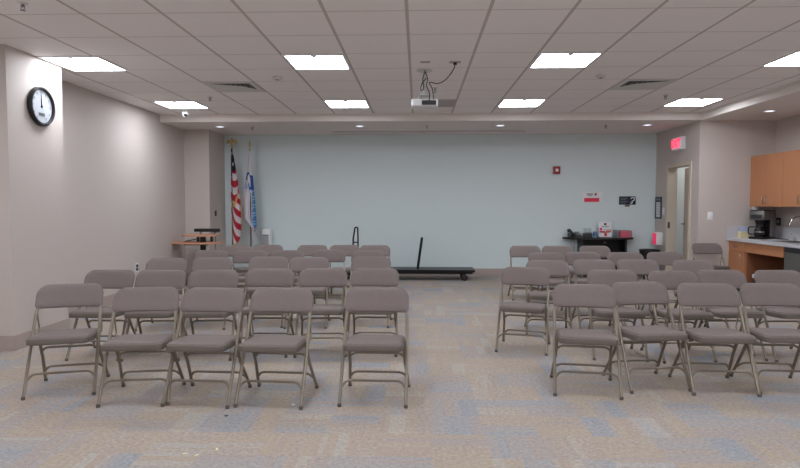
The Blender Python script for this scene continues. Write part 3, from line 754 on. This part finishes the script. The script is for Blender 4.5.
MB().box(XF, XF+.03, 7.405, 7.99, .12, .70, .004).build('door', MT['steel'], t)
MB().box(XF-.004, XF+.03, 7.405, 7.99, .705, CZ-.044, .004).build('control_panel', MT['dark'], t)
MB().box(XF-.005, XF-.003, 7.55, 7.62, .73, .75).build('display', MT['grey'], t)
MB().box(XF+.06, XF+.08, 7.41, 7.985, 0.0, .12).build('toe_kick', MT['black'], t)
t = thing('countertop', 'pale speckled countertop with raised backsplash', 'countertop')
m = MB(); x0, x1, y0, y1 = 4.845, XK-.001, 7.38, YK-.001; sx0, sx1, sy0, sy1 = 5.06, 5.38, 8.08, 8.52
m.box(x0, x1, y0, sy0, CZ-.04, CZ).box(x0, x1, sy1, y1, CZ-.04, CZ).box(x0, sx0, sy0, sy1, CZ-.04, CZ).box(sx1, x1, sy0, sy1, CZ-.04, CZ)
m.build('worktop', MT['laminate'], t)
m = MB(); m.box(x0, x1-.02, y1-.02, y1, CZ, CZ+.18).box(x1-.02, x1, y0, y1, CZ, CZ+.18); m.build('backsplash', MT['laminate'], t)
t = thing('kitchen_sink', 'steel sink set into the counter below the faucet', 'sink')
m = MB(); m.box(sx0-.015, sx1+.015, sy0-.015, sy0+.006, CZ-.0, CZ+.004).box(sx0-.015, sx1+.015, sy1-.006, sy1+.015, CZ, CZ+.004).box(sx0-.015, sx0+.006, sy0, sy1, CZ, CZ+.004).box(sx1-.006, sx1+.015, sy0, sy1, CZ, CZ+.004)
m.build('rim', MT['steel'], t)
m = MB(); m.box(sx0, sx1, sy0, sy1, CZ-.135, CZ-.13).box(sx0, sx0+.004, sy0, sy1, CZ-.13, CZ).box(sx1-.004, sx1, sy0, sy1, CZ-.13, CZ).box(sx0, sx1, sy0, sy0+.004, CZ-.13, CZ).box(sx0, sx1, sy1-.004, sy1, CZ-.13, CZ)
m.build('basin', MT['steel'], t)
t = thing('faucet', 'chrome gooseneck faucet at the right photo edge', 'faucet', (5.46, 8.45, CZ))
MB().lathe([(0, 0), (.028, 0), (.026, .02), (.016, .03), (0, .03)], seg=16).build('base', MT['chrome'], t, True)
MB().tube(smoothc([(0, 0, .02), (0, 0, .15), (0, 0, .27), (-.05, 0, .335), (-.12, 0, .345), (-.19, 0, .315), (-.225, 0, .25), (-.23, 0, .22)]), .012, 10).build('spout', MT['chrome'], t, True)
m = MB(); m.lathe([(0, 0), (.02, 0), (.016, .05), (0, .052)], c=(-.08, .11, 0), seg=14).tube([(-.08, .11, .045), (-.12, .13, .085), (-.135, .14, .10)], .007, 8); m.build('lever', MT['chrome'], t, True)
t = thing('outlet_plate', 'small dark outlet on the kitchen wall beside the coffee maker', 'outlet', (XK, 9.26, 1.075))
MB().box(-.008, 0, -.06, .06, -.06, .06, .003).build('plate', MT['dark'], t)
MB().box(-.011, -.008, -.02, .02, -.02, .02).build('socket', MT['offwhite'], t)
t = thing('coffee_maker', 'black and steel drip coffee maker on the counter', 'coffee maker', (5.25, 9.12, CZ), math.radians(-62))
m = MB(); m.box(-.115, .115, -.18, .13, 0, .03, .008); m.build('base', MT['black'], t, True)
MB().box(-.115, .115, .0, .13, .03, .43, .012).build('tower', MT['steel'], t, True)
MB().box(-.117, .117, -.175, .132, .285, .425, .018).build('head', MT['steel'], t, True)
MB().box(-.11, .11, -.165, .125, .424, .437, .004).build('lid', MT['black'], t, True)
MB().box(-.085, .085, -.18, -.17, .31, .37).build('control_panel', MT['dark'], t)
MB().lathe([(0, .225), (.05, .225), (.075, .287), (0, .287)], c=(0, -.085, 0), seg=20).build('filter_basket', MT['black'], t, True)
MB().box(-.105, .105, -.01, .014, .03, .29).build('panel', MT['black'], t)
ca = MB().lathe([(0, .033), (.062, .033), (.078, .07), (.076, .12), (.05, .175), (.053, .19)], c=(0, -.092, 0), seg=24).build('carafe', MT['coffee'], t, True)
MB().lathe([(0, .19), (.056, .19), (.052, .208), (0, .21)], c=(0, -.092, 0), seg=20).build('carafe_lid', MT['black'], ca, True)
MB().tube(fillet([(-.05, -.12, .18), (-.125, -.165, .18), (-.125, -.165, .07), (-.07, -.132, .07)], .03), .009, 8).build('carafe_handle', MT['black'], ca, True)
MB().lathe([(.0765, .10), (.079, .10), (.079, .112), (.0765, .112)], c=(0, -.092, 0), seg=24).build('carafe_band', MT['chrome'], ca, True)
Mi = Matrix.Translation((5.25, 9.12, CZ)).inverted()
rz = Matrix.Rotation(math.radians(62), 4, 'Z')
MB().tube([rz @ (Mi @ Vector(p)) for p in smoothc([(5.33, 9.1, CZ+.02), (5.40, 9.0, CZ+.008), (5.42, 8.85, CZ+.006), (5.40, 8.75, CZ+.012)])], .006, 6).build('power_cord', MT['black'], t, True)
t = thing('packet_box', 'pale yellow and white packet box on the counter by the backsplash', 'box', (5.06, 9.31, CZ))
MB().box(-.065, .065, -.05, .05, 0, .10, .003).build('carton', MT['yellow'], t)
m = MB()
for k in range(6): m.box(-.058, .058, -.04+k*.014, -.032+k*.014, .03, .155+.008*(k % 3))
m.build('packets', mat('pale_blue_paper', (196, 202, 226), .8), t)
t = thing('paper_cup_dispenser', 'small white dispenser under the wall cabinet above the coffee maker', 'dispenser', (5.25, 9.33, 1.305))
MB().lathe([(0, 0), (.05, 0), (.05, -.03), (.04, -.06), (0, -.06)], seg=18).build('body', MT['white'], t, True)
MB().lathe([(0, -.06), (.03, -.06), (.026, -.085), (0, -.085)], seg=16).build('nozzle', MT['grey'], t, True)
t = thing('waste_basket', 'small black bin in the knee space under the counter', 'bin', (5.05, 8.74, 0))
MB().lathe([(0, 0), (.10, 0), (.13, .30), (.122, .30), (.095, .012), (0, .012)], seg=24).build('body', MT['black'], t, True)
MB().lathe([(.118, .29), (.136, .26), (.137, .305), (.118, .305)], seg=24).build('liner', MT['paper'], t, True)

# small scraps on the carpet
for x, y, r in ((-1.244, 3.052, 0.3), (-1.175, 3.029, 1.2), (-1.09, 3.108, 2.0)):
    o = MB().prism([(-.014, -.004), (.012, -.007), (.016, .003), (-.006, .007)], 0.001, .004, 'xy').build('paper_scrap', MT['yellow'], loc=(x, y, 0)); o.rotation_euler[2] = r
    tag(o, 'tiny yellow scrap lying on the carpet in front of the chairs', 'scrap', 'yellow scraps on the carpet')

o = MB().prism([(-.012, -.005), (.008, -.008), (.013, .002), (.002, .009), (-.01, .006)], .001, .005, 'xy').build('lint_speck', MT['dark'], loc=(-1.207, 3.62, 0))
tag(o, 'tiny dark speck on the carpet in front of the left chairs', 'scrap')
o = MB().prism([(-.01, -.006), (.009, -.007), (.012, .004), (-.004, .008)], .001, .004, 'xy').build('paper_scrap', MT['paper'], loc=(-.83, 3.84, 0))
tag(o, 'tiny white scrap on the carpet between chair feet of the front row', 'scrap')

# ------------------------------------------------------------------ camera, lights, world
cam = bpy.data.cameras.new('camera'); co = bpy.data.objects.new('camera', cam); C.objects.link(co)
cam.sensor_width = 36; cam.lens = 36*589/800; cam.clip_start = .05
co.location = (0, 0, 1.33); p = math.atan(29/589); q = math.atan(18/589)
co.rotation_euler = (PI/2 - p, 0, q)
bpy.context.scene.camera = co
# fill light added to brighten the passage beyond the door, no visible fitting
la = bpy.data.lights.new('passage_fill_light', 'AREA'); la.energy = 9; la.size = .5; lo = bpy.data.objects.new('passage_fill_light', la); C.objects.link(lo); lo.location = (5.1, 10.3, 2.6)
w = bpy.data.worlds.new('world'); bpy.context.scene.world = w; w.use_nodes = True
w.node_tree.nodes['Background'].inputs[0].default_value = (.9, .88, .9, 1); w.node_tree.nodes['Background'].inputs[1].default_value = .75
vs = bpy.context.scene.view_settings; vs.view_transform = 'Standard'; vs.look = 'None'; vs.exposure = 0
